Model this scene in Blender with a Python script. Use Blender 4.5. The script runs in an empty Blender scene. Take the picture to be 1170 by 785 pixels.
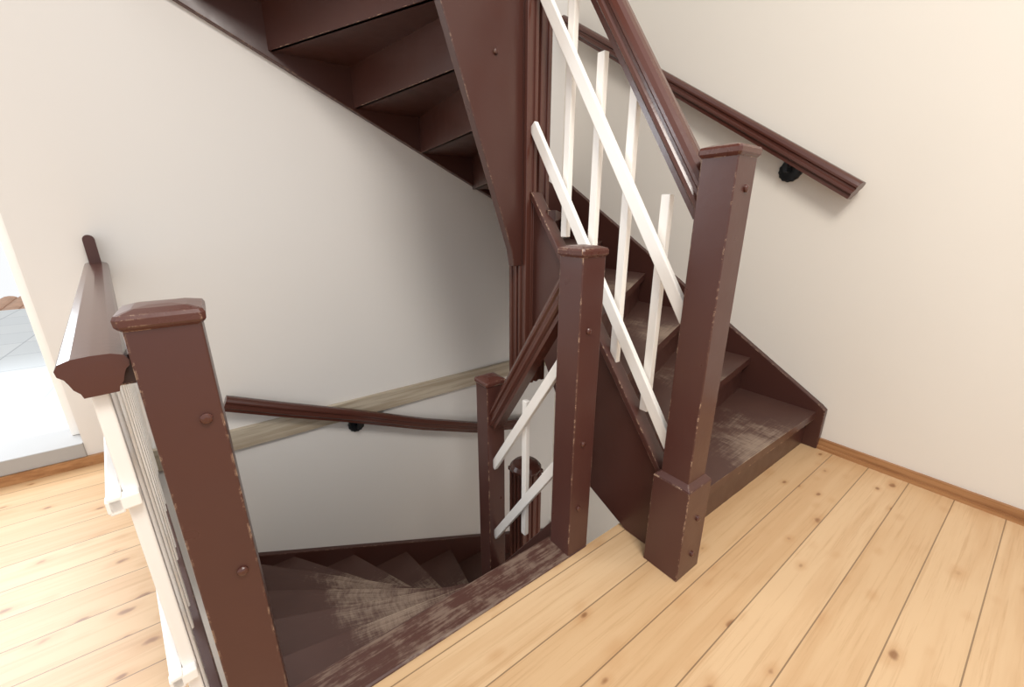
import bpy, bmesh, math, random
from mathutils import Vector, Matrix
random.seed(4)
scene = bpy.context.scene
try:
    scene.view_settings.view_transform = 'Standard'
except Exception: pass

# ------------------------------------------------------------ materials
def newmat(name, rough=0.5):
    m = bpy.data.materials.new(name); m.use_nodes = True
    nt = m.node_tree; b = nt.nodes['Principled BSDF']
    b.inputs['Roughness'].default_value = rough
    return m, nt, b
def N(nt, t, **kw):
    n = nt.nodes.new(t)
    for k, v in kw.items(): setattr(n, k, v)
    return n
def val(nt, op, a, b=None, c=None):
    n = N(nt, 'ShaderNodeMath', operation=op)
    for i, x in enumerate((a, b, c)):
        if x is None: continue
        if isinstance(x, (int, float)): n.inputs[i].default_value = x
        else: nt.links.new(x, n.inputs[i])
    return n.outputs[0]
def srgb(r, g, b):
    f = lambda c: (c/255/12.92) if c/255 <= .04045 else ((c/255+.055)/1.055)**2.4
    return (f(r), f(g), f(b), 1)
def mix(nt, fac, a, b):
    n = N(nt, 'ShaderNodeMix', data_type='RGBA')
    for i, x in ((0, fac), (6, a), (7, b)):
        if isinstance(x, (int, float, tuple)): n.inputs[i].default_value = x
        else: nt.links.new(x, n.inputs[i])
    return n.outputs[2]
def noise(nt, vec, scale, detail=3, rough=.5):
    n = N(nt, 'ShaderNodeTexNoise'); n.inputs['Scale'].default_value = scale
    n.inputs['Detail'].default_value = detail; n.inputs['Roughness'].default_value = rough
    if vec is not None: nt.links.new(vec, n.inputs['Vector'])
    return n.outputs['Fac']
def ramp(nt, x, lo, hi):
    n = N(nt, 'ShaderNodeMapRange', interpolation_type='SMOOTHSTEP')
    nt.links.new(x, n.inputs[0]); n.inputs[1].default_value = lo; n.inputs[2].default_value = hi
    return n.outputs[0]
def pos(nt): return N(nt, 'ShaderNodeNewGeometry').outputs['Position']
def mapping(nt, vec, scale):
    n = N(nt, 'ShaderNodeMapping'); n.inputs['Scale'].default_value = scale
    nt.links.new(vec, n.inputs[0]); return n.outputs[0]
def bump(nt, b, h, s=.2, d=.01):
    n = N(nt, 'ShaderNodeBump'); n.inputs['Strength'].default_value = s; n.inputs['Distance'].default_value = d
    nt.links.new(h, n.inputs['Height']); nt.links.new(n.outputs[0], b.inputs['Normal'])
def edge_mask(nt, radius, lo, hi):
    bv = N(nt, 'ShaderNodeBevel', samples=6); bv.inputs['Radius'].default_value = radius
    g = N(nt, 'ShaderNodeNewGeometry')
    d = N(nt, 'ShaderNodeVectorMath', operation='DOT_PRODUCT')
    nt.links.new(bv.outputs[0], d.inputs[0]); nt.links.new(g.outputs['Normal'], d.inputs[1])
    return ramp(nt, val(nt, 'SUBTRACT', 1.0, d.outputs['Value']), lo, hi)

def brown_mat(name, base, wear=1.0, rough=.36):
    m, nt, b = newmat(name, rough)
    p = pos(nt)
    c = mix(nt, noise(nt, p, 3), base, tuple(x*.80 for x in base[:3])+(1,))
    if wear:
        e = edge_mask(nt, .006, .012, .08)
        nn = ramp(nt, noise(nt, p, 45, 5, .75), .51, .56)
        big = ramp(nt, noise(nt, p, 7, 3, .6), .44, .54)
        c = mix(nt, val(nt, 'MULTIPLY', val(nt, 'MULTIPLY', e, nn), val(nt, 'MULTIPLY', big, wear)), c, srgb(218, 186, 156))
        sc = ramp(nt, noise(nt, mapping(nt, p, (14, 14, 60)), 1, 5, .8), .68, .73)
        c = mix(nt, val(nt, 'MULTIPLY', sc, .4), c, srgb(132, 94, 80))
        nt.links.new(val(nt, 'ADD', val(nt, 'MULTIPLY', noise(nt, p, 12, 4), .22), rough-.12), b.inputs['Roughness'])
    nt.links.new(c, b.inputs['Base Color'])
    bump(nt, b, noise(nt, p, 60, 2), .08, .003)
    return m
M_brown = brown_mat('brown_paint', srgb(84, 50, 44), 1.0, .33)
M_string = brown_mat('brown_paint_string', srgb(78, 46, 39), .8, .34)
M_rail = brown_mat('brown_rail_varnish', srgb(88, 51, 42), 0, .22)
M_cap = brown_mat('brown_cap_paint', srgb(92, 54, 46), 1.0, .28)

M_tread, nt, b = newmat('worn_tread_paint', .5)
uv = N(nt, 'ShaderNodeUVMap').outputs[0]; p = pos(nt)
sx = N(nt, 'ShaderNodeSeparateXYZ'); nt.links.new(uv, sx.inputs[0])
u, v = sx.outputs[0], sx.outputs[1]
cu = val(nt, 'MULTIPLY', ramp(nt, u, .16, .50), val(nt, 'SUBTRACT', 1.0, ramp(nt, u, .55, .93)))
fr = val(nt, 'SUBTRACT', 1.05, val(nt, 'MULTIPLY', v, .55))
streak = noise(nt, mapping(nt, uv, (4, 70, 1)), 1, 5, .75)
streak2 = noise(nt, mapping(nt, uv, (90, 3, 1)), 1, 5, .75)
blot = noise(nt, p, 7, 5, .7)
sm = val(nt, 'SUBTRACT', val(nt, 'ADD', val(nt, 'ADD', val(nt, 'MULTIPLY', streak, .7), val(nt, 'MULTIPLY', streak2, .5)), val(nt, 'MULTIPLY', blot, .8)), 1.0)
k = val(nt, 'ADD', val(nt, 'MULTIPLY', cu, fr), val(nt, 'MULTIPLY', sm, 2.2))
wm = ramp(nt, k, .45, 1.30)
base = mix(nt, noise(nt, p, 5), srgb(70, 44, 38), srgb(86, 58, 49))
scr = mix(nt, noise(nt, mapping(nt, uv, (6, 110, 1)), 1, 4, .7), srgb(116, 94, 80), srgb(184, 164, 144))
c = mix(nt, val(nt, 'MULTIPLY', wm, .78), base, scr)
e = edge_mask(nt, .006, .02, .1)
c = mix(nt, val(nt, 'MULTIPLY', e, val(nt, 'MULTIPLY', wm, .6)), c, srgb(196, 176, 150))
nt.links.new(c, b.inputs['Base Color'])
bump(nt, b, streak, .15, .004)

M_nose, nt, b = newmat('worn_nosing_paint', .48)
p = pos(nt)
st = noise(nt, mapping(nt, p, (5, 60, 20)), 1, 5, .75); bl = noise(nt, p, 9, 4, .7)
f = ramp(nt, val(nt, 'ADD', val(nt, 'MULTIPLY', st, .6), val(nt, 'MULTIPLY', bl, .4)), .46, .58)
c = mix(nt, val(nt, 'MULTIPLY', f, .55), srgb(80, 50, 42), srgb(148, 128, 112))
nt.links.new(c, b.inputs['Base Color'])

def plain(name, col, rough=.5, var=.06, sc=4, metallic=0):
    m, nt, b = newmat(name, rough)
    p = pos(nt)
    c = mix(nt, noise(nt, p, sc, 4), col, tuple(x*(1-var) for x in col[:3])+(1,))
    nt.links.new(c, b.inputs['Base Color']); b.inputs['Metallic'].default_value = metallic
    return m
M_white = plain('white_gloss_paint', srgb(250, 246, 240), .35, .04, 12)
M_black = plain('black_iron', srgb(24, 28, 32), .4)
M_sill = plain('grey_sill', srgb(176, 174, 172), .6)
def wallmat(name, col):
    m, nt, b = newmat(name, .85)
    p = pos(nt)
    c = mix(nt, noise(nt, p, 1.1, 5), col, tuple(x*.965 for x in col[:3])+(1,))
    sc = ramp(nt, noise(nt, mapping(nt, p, (6, 6, 9)), 1.5, 6, .8), .70, .80)
    c = mix(nt, val(nt, 'MULTIPLY', sc, .08), c, srgb(180, 165, 150))
    nt.links.new(c, b.inputs['Base Color'])
    bump(nt, b, noise(nt, p, 55, 4, .6), .1, .003)
    return m
M_wall = wallmat('plaster_cool', srgb(236, 232, 227))
M_wallr = wallmat('plaster_warm', srgb(238, 231, 220))

M_floor, nt, b = newmat('pine_floorboards', .38)
p = pos(nt); s = N(nt, 'ShaderNodeSeparateXYZ'); nt.links.new(p, s.inputs[0])
W = .15
row = val(nt, 'DIVIDE', val(nt, 'SUBTRACT', s.outputs[1], .052), W)
idx = val(nt, 'FLOOR', row); fr = val(nt, 'FRACT', row)
wn = N(nt, 'ShaderNodeTexWhiteNoise', noise_dimensions='1D'); nt.links.new(idx, wn.inputs['W'])
cb = N(nt, 'ShaderNodeCombineXYZ')
nt.links.new(val(nt, 'ADD', s.outputs[0], val(nt, 'MULTIPLY', wn.outputs['Value'], 37.0)), cb.inputs[0])
nt.links.new(s.outputs[1], cb.inputs[1]); nt.links.new(val(nt, 'MULTIPLY', idx, 3.3), cb.inputs[2])
bv = cb.outputs[0]
grain = noise(nt, mapping(nt, bv, (2.2, 80, 1)), 1, 6, .7)
figure = noise(nt, mapping(nt, bv, (1.1, 15, 1)), 1, 4, .55)
c = mix(nt, wn.outputs['Value'], srgb(221, 187, 146), srgb(211, 174, 131))
c = mix(nt, val(nt, 'MULTIPLY', ramp(nt, figure, .42, .64), .40), c, srgb(196, 153, 108))
c = mix(nt, val(nt, 'MULTIPLY', ramp(nt, grain, .5, .68), .36), c, srgb(180, 136, 92))
def vo_noise(nt, vec):
    n = N(nt, 'ShaderNodeTexNoise'); n.inputs['Scale'].default_value = 30
    nt.links.new(vec, n.inputs['Vector'])
    q = N(nt, 'ShaderNodeVectorMath', operation='SCALE'); nt.links.new(n.outputs['Color'], q.inputs[0]); q.inputs['Scale'].default_value = .10
    return q.outputs[0]
def knots(sx_, sy_, lo, hi, dens):
    vo = N(nt, 'ShaderNodeTexVoronoi'); vo.inputs['Scale'].default_value = 1
    wob = N(nt, 'ShaderNodeVectorMath', operation='ADD')
    nt.links.new(mapping(nt, bv, (sx_, sy_, 1)), wob.inputs[0])
    nt.links.new(vo_noise(nt, bv), wob.inputs[1]); nt.links.new(wob.outputs[0], vo.inputs['Vector'])
    cs = N(nt, 'ShaderNodeSeparateColor'); nt.links.new(vo.outputs['Color'], cs.inputs[0])
    on = val(nt, 'LESS_THAN', cs.outputs[0], dens)
    core = val(nt, 'MULTIPLY', on, val(nt, 'SUBTRACT', 1.0, ramp(nt, vo.outputs['Distance'], lo, hi)))
    halo = val(nt, 'MULTIPLY', on, val(nt, 'SUBTRACT', 1.0, ramp(nt, vo.outputs['Distance'], lo, hi*2.6)))
    return core, halo
for a_ in ((4.5, 9, .05, .13, .7), (8, 15, .05, .15, .55)):
    core, halo = knots(*a_)
    c = mix(nt, val(nt, 'MULTIPLY', halo, .38), c, srgb(186, 134, 86))
    c = mix(nt, val(nt, 'MULTIPLY', core, .75), c, srgb(128, 82, 48))
gap = val(nt, 'ADD', val(nt, 'LESS_THAN', fr, .014), val(nt, 'GREATER_THAN', fr, .990))
c = mix(nt, val(nt, 'MULTIPLY', gap, .7), c, srgb(100, 74, 52))
nt.links.new(c, b.inputs['Base Color'])
bump(nt, b, val(nt, 'SUBTRACT', grain, gap), .12, .003)

def woodmat(name, c1, c2, axis=(2, 40, 40)):
    m, nt, b = newmat(name, .45); p = pos(nt)
    g = noise(nt, mapping(nt, p, axis), 1, 4, .6)
    nt.links.new(mix(nt, ramp(nt, g, .35, .65), c1, c2), b.inputs['Base Color']); return m
M_base = woodmat('stained_baseboard', srgb(182, 134, 90), srgb(156, 108, 68), (12, 2, 40))
M_ledge = woodmat('weathered_ledge', srgb(200, 188, 168), srgb(174, 158, 136), (2, 30, 40))

M_pav, nt, b = newmat('terrace_pavers', .7)
br = N(nt, 'ShaderNodeTexBrick'); br.offset = 0
br.inputs['Scale'].default_value = 1; br.inputs['Brick Width'].default_value = .5; br.inputs['Row Height'].default_value = .5
br.inputs['Mortar Size'].default_value = .006
br.inputs['Color1'].default_value = srgb(214, 216, 216); br.inputs['Color2'].default_value = srgb(208, 211, 212); br.inputs['Mortar'].default_value = srgb(178, 181, 184)
nt.links.new(pos(nt), br.inputs['Vector']); nt.links.new(br.outputs[0], b.inputs['Base Color'])
M_roof = plain('terracotta_tiles', srgb(215, 172, 144), .8, .5, 9)

# ------------------------------------------------------------ mesh helpers
def obj(name, verts, faces, mat=None, parent=None, uvs=None, bevel=0, smooth=False):
    me = bpy.data.meshes.new(name); me.from_pydata([tuple(v) for v in verts], [], faces)
    if uvs:
        l = me.uv_layers.new(name='UVMap')
        for lp in me.loops: l.data[lp.index].uv = uvs[lp.vertex_index]
    bm = bmesh.new(); bm.from_mesh(me); bmesh.ops.recalc_face_normals(bm, faces=bm.faces); bm.to_mesh(me); bm.free()
    if mat: me.materials.append(mat)
    if smooth:
        for f_ in me.polygons: f_.use_smooth = True
    o = bpy.data.objects.new(name, me); scene.collection.objects.link(o)
    if parent: o.parent = parent
    if bevel:
        md = o.modifiers.new('Bevel', 'BEVEL'); md.width = bevel; md.segments = 2; md.limit_method = 'ANGLE'
    return o
def empty(name):
    e = bpy.data.objects.new(name, None); scene.collection.objects.link(e); return e
class Geo:
    def __init__(s): s.v = []; s.f = []
    def add(s, v, f):
        o = len(s.v); s.v += [tuple(x) for x in v]; s.f += [tuple(i+o for i in q) for q in f]
    def prism(s, poly, ext):
        n = len(poly); e = Vector(ext)
        v = [Vector(p_) for p_ in poly] + [Vector(p_)+e for p_ in poly]
        f = [tuple(range(n)), tuple(range(2*n-1, n-1, -1))] + [(i, (i+1) % n, n+(i+1) % n, n+i) for i in range(n)]
        s.add(v, f)
    def box(s, x0, x1, y0, y1, z0, z1):
        s.prism([(x0, y0, z0), (x1, y0, z0), (x1, y1, z0), (x0, y1, z0)], (0, 0, z1-z0))
    def bar(s, a, b_, side, w, h):
        a = Vector(a); b_ = Vector(b_); t = (b_-a).normalized(); sd = Vector(side).normalized(); up = t.cross(sd).normalized()
        q = [a+sd*(w/2)*i+up*(h/2)*j for i, j in ((-1, -1), (1, -1), (1, 1), (-1, 1))]
        s.prism(q, b_-a)
    def sweep(s, prof, path):
        path = [Vector(q) for q in path]; n = len(prof); rings = []
        for i, q in enumerate(path):
            if i == 0: t = path[1]-path[0]
            elif i == len(path)-1: t = path[-1]-path[-2]
            else: t = (path[i+1]-q).normalized()+(q-path[i-1]).normalized()
            t.normalize(); sd = t.cross(Vector((0, 0, 1))).normalized(); up = sd.cross(t).normalized()
            rings.append([q+sd*x+up*y for x, y in prof])
        v = [x for r in rings for x in r]; f = []
        for r in range(len(rings)-1):
            for i in range(n):
                j = (i+1) % n; f.append((r*n+i, r*n+j, (r+1)*n+j, (r+1)*n+i))
        f.append(tuple(range(n))); f.append(tuple(range((len(rings)-1)*n, len(rings)*n)))
        s.add(v, f)
    def cyl(s, c, axis, r, h, n=16, dome=0):
        c = Vector(c); a = Vector(axis).normalized()
        x = a.orthogonal().normalized(); y = a.cross(x)
        rings = [(r, 0), (r, h)] + ([(r*.8, h+dome*.6), (r*.4, h+dome)] if dome else [])
        v = [c+a*hh+(x*math.cos(t)+y*math.sin(t))*rr for rr, hh in rings for t in [2*math.pi*i/n for i in range(n)]]
        f = []
        for k_ in range(len(rings)-1):
            for i in range(n):
                f.append((k_*n+i, k_*n+(i+1) % n, (k_+1)*n+(i+1) % n, (k_+1)*n+i))
        f.append(tuple(range(n))); f.append(tuple(range((len(rings)-1)*n, len(rings)*n)))
        s.add(v, f)
    def make(s, name, mat, parent=None, bevel=0, smooth=False):
        return obj(name, s.v, s.f, mat, parent, bevel=bevel, smooth=smooth)

half = [(0, .042), (.018, .040), (.030, .032), (.036, .020), (.036, .012), (.029, .006), (.029, -.002), (.035, -.008), (.036, -.018), (.030, -.024), (.024, -.027), (.024, -.042)]
RAIL = half + [(-x, y) for x, y in reversed(half) if x > 0]
half2 = [(0, .030), (.022, .029), (.036, .024), (.041, .015), (.040, .006), (.034, .000), (.031, -.008), (.028, -.018), (.022, -.026), (.020, -.034)]
RAIL2 = half2 + [(-x, y) for x, y in reversed(half2) if x > 0]

# ------------------------------------------------------------ room shell
STORY = 3.468; R = STORY/17
XR, YB = 2.5, 2.7
g = Geo()
g.prism([(-6, -3.2, 0), (XR, -3.2, 0), (XR, .838, 0), (-6, .838, 0)], (0, 0, -.26))
g.prism([(-6, .838, 0), (-.16, .838, 0), (-.46, YB, 0), (-6, YB, 0)], (0, 0, -.26))
g.make('floor', M_floor)
g = Geo(); g.box(-6, XR, -3.2, YB, -STORY-.2, -STORY); g.make('floor_lower', M_floor)
g = Geo(); g.box(XR, XR+.2, -3.2, YB+.2, -STORY-.2, 5.6); g.make('wall_right', M_wallr)
g = Geo()
g.box(-.67, XR, YB, YB+.2, -STORY-.2, 5.6)
g.box(-6, -.67, YB, YB+.2, -STORY-.2, .0)
g.box(-2.3, -.67, YB, YB+.2, 2.4, 5.6)
g.box(-6, -2.3, YB, YB+.2, 0, 5.6)
g.make('wall_back', M_wall)
g = Geo(); g.prism([(-.16, .86, -.26), (-.46, YB, -.26), (-.56, YB, -.26), (-.26, .86, -.26)], (0, 0, -STORY+.26)); g.make('wall_stairwell', M_wall)
g = Geo(); g.box(XR-.018, XR, -3.2, .575, 0, .055); g.box(XR-.03, XR-.018, -3.2, .575, 0, .02); g.make('baseboard_right', M_base)
g = Geo(); g.box(-6, -.60, YB-.02, YB, 0, .05); g.make('baseboard_back', M_base)
g = Geo(); g.box(-.45, XR, YB-.03, YB, -.13, 0); g.box(XR-.03, XR, .86, YB-.03, -.13, 0); g.make('trim_1', M_ledge, bevel=.004)
g = Geo()
g.prism([(-.14, .86, .02), (-.44, YB-.01, .02), (-.475, YB-.01, .02), (-.175, .86, .02)], (0, 0, -.28)); g.make('trim_2', M_string, bevel=.004)
g = Geo(); g.box(-.13, .968, .832, .955, -.045, .006); g.make('trim_3', M_nose, bevel=.008)

w = empty('window_1')
g = Geo(); g.box(-2.3, -.67, YB-.01, YB+.24, 0.05, .125); g.make('sill', M_sill, w, .004)
g = Geo(); g.box(-2.3, -2.22, YB+.12, YB+.18, .125, 2.4); g.box(-.73, -.67, YB+.12, YB+.18, .125, 2.4); g.box(-2.22, -.73, YB+.12, YB+.18, 2.32, 2.4); g.make('frame', M_white, w, .004)
g = Geo(); g.box(-9, 1, YB+.24, 7.6, -.1, .1); g.make('terrace', M_pav)
g = Geo()
for i in range(60):
    x = -12+i*.2
    pr = [(x+.1-.1*math.cos(t), 7.7, -.42+.05*math.sin(t)) for t in [math.pi*j/6 for j in range(7)]]
    g.prism(pr, (0, 3.0, .26))
g.make('tiled_roof', M_roof)

# ------------------------------------------------------------ staircase geometry
O = {1: (XR, .645), 2: (XR, 1.02), 3: (XR, 1.42), 4: (XR, 1.82), 5: (XR, 2.25), 6: (XR, YB), 7: (2.07, YB), 8: (1.65, YB), 9: (1.25, YB), 10: (.84, YB), 11: (.43, YB), 12: (.04, YB),
     13: (-.1, 2.45), 14: (-.1, 2.0), 15: (-.1, 1.6), 16: (-.1, 1.22), 17: (-.1, .9)}
I = {1: (1.17, .65), 2: (1.17, .80), 3: (1.17, .93), 4: (1.17, 1.07), 5: (1.17, 1.20), 6: (1.17, 1.34), 7: (1.17, 1.46), 8: (1.13, 1.46), 9: (1.09, 1.46), 10: (1.04, 1.46), 11: (.99, 1.46), 12: (.92, 1.46),
     13: (.92, 1.40), 14: (.92, 1.28), 15: (.92, 1.15), 16: (.92, 1.02), 17: (.92, .9)}
def treads(z0, parent):
    V = []; F = []; U = []
    rg = Geo()
    for k_ in range(1, 17):
        o0, o1, i0, i1 = map(lambda q: Vector((q[0], q[1], 0)), (O[k_], O[k_+1], I[k_], I[k_+1]))
        corner = Vector((-.1, YB, 0)) if k_ == 12 else None
        z = z0+k_*R; NJ, NI = 6, 12
        def op(s):
            if corner is not None:
                return o0.lerp(corner, s*2) if s < .5 else corner.lerp(o1, s*2-1)
            return o0.lerp(o1, s)
        across = (o0-i0).normalized(); fwd = Vector((across.y, -across.x, 0))
        mid = (o1+i1)/2-(o0+i0)/2
        if fwd.dot(mid) < 0: fwd = -fwd
        base = len(V)
        rows = [-1] + [j/NJ for j in range(NJ+1)]
        for r_, s in enumerate(rows):
            ss = max(s, 0)
            for i in range(NI+1):
                pt = i0.lerp(i1, ss).lerp(op(ss), i/NI)
                if s < 0: pt = pt-fwd*.032
                if s == 1: pt = pt+fwd*.015
                V.append((pt.x, pt.y, z)); U.append((i/NI, 0 if s < 0 else .07+.93*ss))
        nr = len(rows); w_ = NI+1
        for r_ in range(nr-1):
            for i in range(NI):
                a = base+r_*w_+i; F.append((a, a+1, a+w_+1, a+w_))
        b2 = len(V)
        for q in range(base, base+nr*w_):
            V.append((V[q][0], V[q][1], z-.042)); U.append(U[q])
        for r_ in range(nr-1):
            for i in range(NI):
                a = b2+r_*w_+i; F.append((a, a+w_, a+w_+1, a+1))
        for i in range(NI):
            F.append((base+i, b2+i, b2+i+1, base+i+1)); a = (nr-1)*w_+i; F.append((base+a, base+a+1, b2+a+1, b2+a))
        for r_ in range(nr-1):
            a = r_*w_; F.append((base+a, base+a+w_, b2+a+w_, b2+a)); a += NI; F.append((base+a, b2+a, b2+a+w_, base+a+w_))
    t_ = obj('treads', V, F, M_tread, parent, U)
    t_.data.materials.append(M_string)
    for pl in t_.data.polygons:
        zs = [t_.data.vertices[i].co.z for i in pl.vertices]
        kk = (zs[0]-z0)/R
        if max(zs)-min(zs) > .01: pl.material_index = 1
        elif abs(kk-round(kk)) > .05: pl.material_index = 1
    for k_ in range(1, 18):
        o0 = Vector((*O[k_], 0)); i0 = Vector((*I[k_], 0)); ac = (o0-i0).normalized(); fwd = Vector((ac.y, -ac.x, 0))
        nx = O[k_+1] if k_ < 17 else (-.1, .5); ni = I[k_+1] if k_ < 17 else (.92, .5)
        if fwd.dot(Vector((nx[0]+ni[0]-o0.x-i0.x, nx[1]+ni[1]-o0.y-i0.y, 0))) < 0: fwd = -fwd
        zb = z0+(k_-1)*R-(.042 if k_ > 1 else 0); zt = z0+k_*R-.040
        rg.prism([i0+Vector((0, 0, zb)), o0+Vector((0, 0, zb)), o0+Vector((0, 0, zt)), i0+Vector((0, 0, zt))], fwd*.02)
    rg.make('risers', M_string, parent)

def fluted(cx, cy, hw):
    d = .010; side = [(-1, 0), (-.72, 0), (-.66, 1), (-.40, 1), (-.34, 0), (-.12, 0), (-.06, 1.3), (.06, 1.3), (.12, 0), (.34, 0), (.40, 1), (.66, 1), (.72, 0)]
    pts = []
    for q in range(4):
        ca, sa = [(1, 0), (0, 1), (-1, 0), (0, -1)][q]
        for t, dd in side:
            x, y = t*hw, -hw+dd*d
            pts.append((cx+x*ca-y*sa, cy+x*sa+y*ca))
    return pts

def staircase(z0, name):
    e = empty(name)
    treads(z0, e)
    T = .04
    g = Geo()
    g.prism([(XR-T, y, z+z0) for y, z in ((.575, 0), (.575, .225), (.60, .245), (1.126, .566), (2.08, 1.15), (2.66, 1.50), (2.66, 1.10), (.86, 0))], (T-.002, 0, 0))
    lo = lambda x: 2.166-.47*x
    g.prism([(x, YB-T, z+z0) for x, z in ((XR, lo(XR)+.0), (-.14, lo(-.14)), (-.14, lo(-.14)+.36), (XR-T, lo(XR)+.42))], (0, T-.002, 0))
    g.prism([(-.14, y, z+z0) for y, z in ((YB-T, 2.232), (.96, 2.95), (.96, 3.42), (YB-T, 2.60))], (T, 0, 0))
    g.make('wall_strings', M_string, e, .004)
    g = Geo()
    yb = lambda q: .09+1.55*(q-1.01)
    g.prism([(1.15, y, z+z0) for y, z in ((.65, -.0), (.80, 0.0), (1.01, .09), (1.42, yb(1.42)), (1.42, 1.285), (1.03, .785), (.695, .357), (.65, .30))], (.038, 0, 0))
    g.make('string_up', M_string, e, .004)
    g = Geo()
    g.bar((1.165, .66, z0+.318), (1.165, 1.42, z0+1.292), (1, 0, 0), .056, .022)
    g.make('string_cap', M_brown, e, .003)
    g = Geo()
    g.prism([(x, 1.445, z+z0) for x, z in ((1.125, .99), (1.072, .99), (1.06, 1.06), (.765, 1.89), (.72, 2.3), (.80, 2.62), (1.125, 2.62))], (0, .04, 0))
    for (x, z) in ((.985, 1.78), (1.02, 2.1)):
        g.cyl((x, 1.445, z+z0), (0, -1, 0), .011, .006, 14, .004)
    g.make('winder_string', M_string, e, .004)
    g = Geo()
    tp = lambda y: STORY+.18-1.45*(y-.88)
    g.prism([(.90, y, z+z0) for y, z in ((.93, tp(.93)), (1.40, tp(1.40)), (1.40, tp(1.40)-.67), (.93, tp(.93)-.62))], (.038, 0, 0))
    g.make('string_down', M_string, e, .004)
    g = Geo()
    g.prism([(x, y, z0+.43) for x, y in fluted(1.17, 1.47, .062)], (0, 0, 2.93))
    g.prism([(x, y, z0+3.36) for x, y in fluted(1.17, 1.47, .068)], (0, 0, .02))
    g.cyl((1.17, 1.47, z0+3.38), (0, 0, 1), .085, .012, 24, .03)
    g.make('column', M_rail, e, .002)
    return e
staircase(0, 'winder_staircase')
staircase(-STORY, 'winder_staircase.001')

# ------------------------------------------------------------ newel posts
def newel(name, x, y, zb, zt, hw=.05, block=0, bolts=()):
    e = empty(name)
    g = Geo(); g.box(x-hw, x+hw, y-hw, y+hw, zb, zt-.028); g.make('shaft', M_brown, e, .003)
    if block:
        g = Geo(); h2 = .067
        g.box(x-h2, x+h2, y-h2, y+h2, zb, zb+block-.015)
        v = [(x+a*s, y+b_*s, z) for s, z in ((h2, zb+block-.015), (hw, zb+block+.004)) for a, b_ in ((-1, -1), (1, -1), (1, 1), (-1, 1))]
        g.add(v, [(0, 1, 2, 3), (7, 6, 5, 4), (0, 1, 5, 4), (1, 2, 6, 5), (2, 3, 7, 6), (3, 0, 4, 7)])
        g.make('base_block', M_brown, e, .003)
    rings = [(hw*1.0, zt-.034), (hw*1.10, zt-.029), (hw*1.15, zt-.025), (hw*1.16, zt-.014), (hw*1.10, zt-.008), (hw*.70, zt-.002), (hw*.3, zt)]
    v = []; f = []
    for rr, z in rings:
        c_ = rr*.10
        v += [(x+a, y+b_, z) for a, b_ in ((-rr+c_, -rr), (rr-c_, -rr), (rr, -rr+c_), (rr, rr-c_), (rr-c_, rr), (-rr+c_, rr), (-rr, rr-c_), (-rr, -rr+c_))]
    for r_ in range(len(rings)-1):
        for i in range(8): f.append((r_*8+i, r_*8+(i+1) % 8, r_*8+8+(i+1) % 8, r_*8+8+i))
    f += [tuple(range(8)), tuple(range(len(rings)*8-8, len(rings)*8))]
    obj('cap', v, f, M_cap, e)
    if bolts:
        g = Geo()
        for dx, z, big in bolts:
            yy = y-(.067 if big else hw)
            g.cyl((x+dx, yy, z), (0, -1, 0), .010, .004, 16, .004)
        g.make('bolt_plugs', M_rail, e)
    return e
newel('newel_post', -.079, .888, -.28, 1.063, .05, 0, ((.025, .86, 0), (.022, .52, 0), (.02, .12, 0)))
newel('newel_post.001', .918, .885, -.28, 1.118, .049, 0, ((-.01, .86, 0), (-.005, .46, 0), (-.01, .20, 0)))
newel('newel_post.002', 1.16, .605, 0, 1.38, .05, .375, ((.01, 1.27, 0), (.01, .23, 1), (.01, .08, 1)))
newel('newel_post.003', .92, 1.42, -1.35, .517, .046)

# ------------------------------------------------------------ balustrades
def up_balustrade():
    e = empty('stair_balustrade'); X = 1.165
    g = Geo(); z = lambda y: 1.302+1.5*(y-.698)
    g.sweep(RAIL, [(X, .64, z(.64)), (X, 1.0, z(1.0)), (X, 1.42, z(1.42))]); g.make('handrail', M_rail, e)
    g = Geo()
    l = lambda y: .50+1.446*(y-.689); uu = lambda y: .945+1.52*(y-.69)
    g.bar((X-.018, .655, l(.655)), (X-.018, 1.415, l(1.415)), (1, 0, 0), .02, .042)
    g.bar((X-.018, .655, uu(.655)), (X-.018, 1.415, uu(1.415)), (1, 0, 0), .02, .042)
    g.make('diagonal_slats', M_white, e, .003)
    g = Geo()
    for y, zb, zt in ((.787, .53, 1.265), (.94, .61, 1.60), (1.087, 1.02, 1.72), (1.236, 1.12, 2.10)):
        g.box(X-.002, X+.022, y-.016, y+.016, zb, zt)
    g.make('upright_slats', M_white, e, .003)
up_balustrade()
def down_balustrade():
    e = empty('stair_balustrade.001'); X = .92
    g = Geo(); z = lambda y: .877-1.5*(y-1.008)
    g.sweep(RAIL, [(X, .93, z(.93)), (X, 1.15, z(1.15)), (X, 1.385, z(1.385))]); g.make('handrail', M_rail, e)
    g = Geo()
    for zz in (.632, .23):
        l = lambda y: zz-1.5*(y-1.01)
        g.bar((X-.01, .93, l(.93)), (X-.01, 1.38, l(1.38)), (1, 0, 0), .02, .038)
    g.make('diagonal_slats', M_white, e, .003)
    g = Geo()
    g.box(X, X+.022, 1.156, 1.184, -.17, .49)
    g.make('upright_slats', M_white, e, .003)
down_balustrade()
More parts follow.
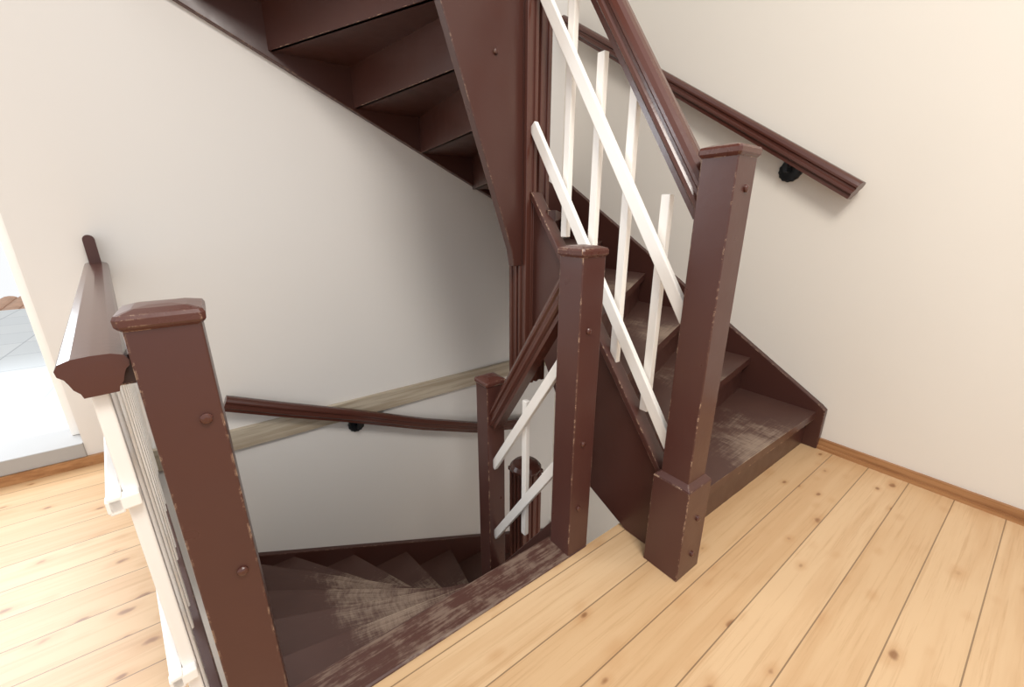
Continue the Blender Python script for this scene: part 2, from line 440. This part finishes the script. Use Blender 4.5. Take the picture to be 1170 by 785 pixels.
def landing_balustrade():
    e = empty('landing_balustrade')
    S = Vector((-.172, .845, 0)); E = Vector((-.430, 2.69, 0)); d = (E-S).normalized(); sd = Vector((d.y, -d.x, 0)); L = (E-S).length
    g = Geo(); g.sweep(RAIL2, [S+Vector((0, 0, .968)), E+Vector((0, 0, .968))]); g.make('handrail', M_rail, e)
    g = Geo()
    g.box(-.155, -.13, .875, .915, .935, .985)
    pts = []
    for t in [math.pi*i/8 for i in range(9)]:
        pts.append(E+sd*(.02*math.cos(t))+Vector((0, -.0, 1.10+.02*math.sin(t))))
    pts += [E+sd*(-.02)+Vector((0, 0, .9)), E+sd*.02+Vector((0, 0, .9))]
    g.prism([q-d*.06 for q in pts], d*.06)
    g.make('rail_fixings', M_brown, e)
    g = Geo(); up = Vector((0, 0, 1))
    # slim horizontal laths with the uprights fixed on their stairwell side
    for z in (.74, .32):
        g.bar(S+up*z-sd*.026, E+up*z-sd*.026, sd, .020, .034)
        g.bar(S+up*z-sd*.016, S+d*.022+up*z-sd*.016, sd, .044, .026)
    g.make('horizontal_slats', M_white, e, .003)
    g = Geo()
    n = 12
    for i in range(n):
        q = S+d*(.035+i*(L-.09)/(n-1)) - sd*.004
        zt = .94
        zb = .06 if i % 2 else .12
        g.prism([q-d*.016-sd*.011+up*zb, q+d*.016-sd*.011+up*zb, q+d*.016+sd*.011+up*zb, q-d*.016+sd*.011+up*zb], up*(zt-zb))
    g.make('upright_slats', M_white, e, .003)
landing_balustrade()

# ------------------------------------------------------------ wall handrails
def bracket(g, wall_pt, nrm, rail_pt):
    wp = Vector(wall_pt); n_ = Vector(nrm)
    g.cyl(wp, n_, .053, .012, 28, .006)
    for i in range(14):
        t = 2*math.pi*i/14; a = n_.orthogonal().normalized(); b_ = n_.cross(a)
        g.cyl(wp+(a*math.cos(t)+b_*math.sin(t))*.047, n_, .009, .013, 8, .003)
    mid = Vector(rail_pt); mid.z = wp.z
    g.bar(wp, mid+n_*.005, (0, 0, 1), .018, .018); g.bar(mid, rail_pt, n_, .016, .016)
e = empty('wall_handrail')
g = Geo(); z = lambda y: 1.32+.63*(y-.67)
g.sweep(RAIL, [(2.425, .655, z(.655)), (2.425, 1.5, z(1.5)), (2.425, 2.66, z(2.66))]); g.make('rail', M_rail, e)
g = Geo()
bracket(g, (XR, .97, z(.97)-.085), (-1, 0, 0), (2.43, .97, z(.97)-.035))
g.make('brackets', M_black, e)
e = empty('wall_handrail.001')
g = Geo(); pth = [(-.075, 2.625, .20), (.2, 2.625, .08), (.575, 2.625, -.076), (1.1, 2.625, -.31), (1.56, 2.625, -.49), (2.1, 2.625, -.62)]
g.sweep(RAIL, pth); g.make('rail', M_rail, e)
g = Geo(); bracket(g, (.625, YB, -.19), (0, -1, 0), (.625, 2.625, -.13)); bracket(g, (1.75, YB, -.64), (0, -1, 0), (1.75, 2.625, -.57)); g.make('brackets', M_black, e)

# ------------------------------------------------------------ light
wd = bpy.data.worlds.new('World'); scene.world = wd; wd.use_nodes = True
bg = wd.node_tree.nodes['Background']; bg.inputs[0].default_value = (.97, .985, 1, 1); bg.inputs[1].default_value = 1.0
def area(name, loc, tgt, size, energy, col):
    l = bpy.data.lights.new(name, 'AREA'); l.size = size; l.energy = energy; l.color = col
    o = bpy.data.objects.new(name, l); o.location = loc
    o.rotation_euler = (Vector(tgt)-Vector(loc)).to_track_quat('-Z', 'Y').to_euler(); scene.collection.objects.link(o)
area('ceiling_lamp', (.3, -.6, 3.3), (1.2, 1.2, .3), .9, 64, (1, .95, .88))
area('stairwell_fill', (.4, .2, -.45), (.9, 2.4, -1.4), .8, 32, (1, .96, .91))  # added unseen fill light, brightens the stairwell wall below the floor
area('daylight', (-1.9, 3.6, 2.0), (-1.1, 1.0, .2), 1.6, 85, (.88, .94, 1))

# ------------------------------------------------------------ camera
cam = bpy.data.cameras.new('Camera'); cam.sensor_width = 36; cam.lens = 463/1170*36; cam.clip_start = .02
co = bpy.data.objects.new('Camera', cam); co.location = (0, 0, 1.2)
co.rotation_euler = (math.radians(90-17.43), 0, math.radians(-36.3)); scene.collection.objects.link(co)
scene.camera = co
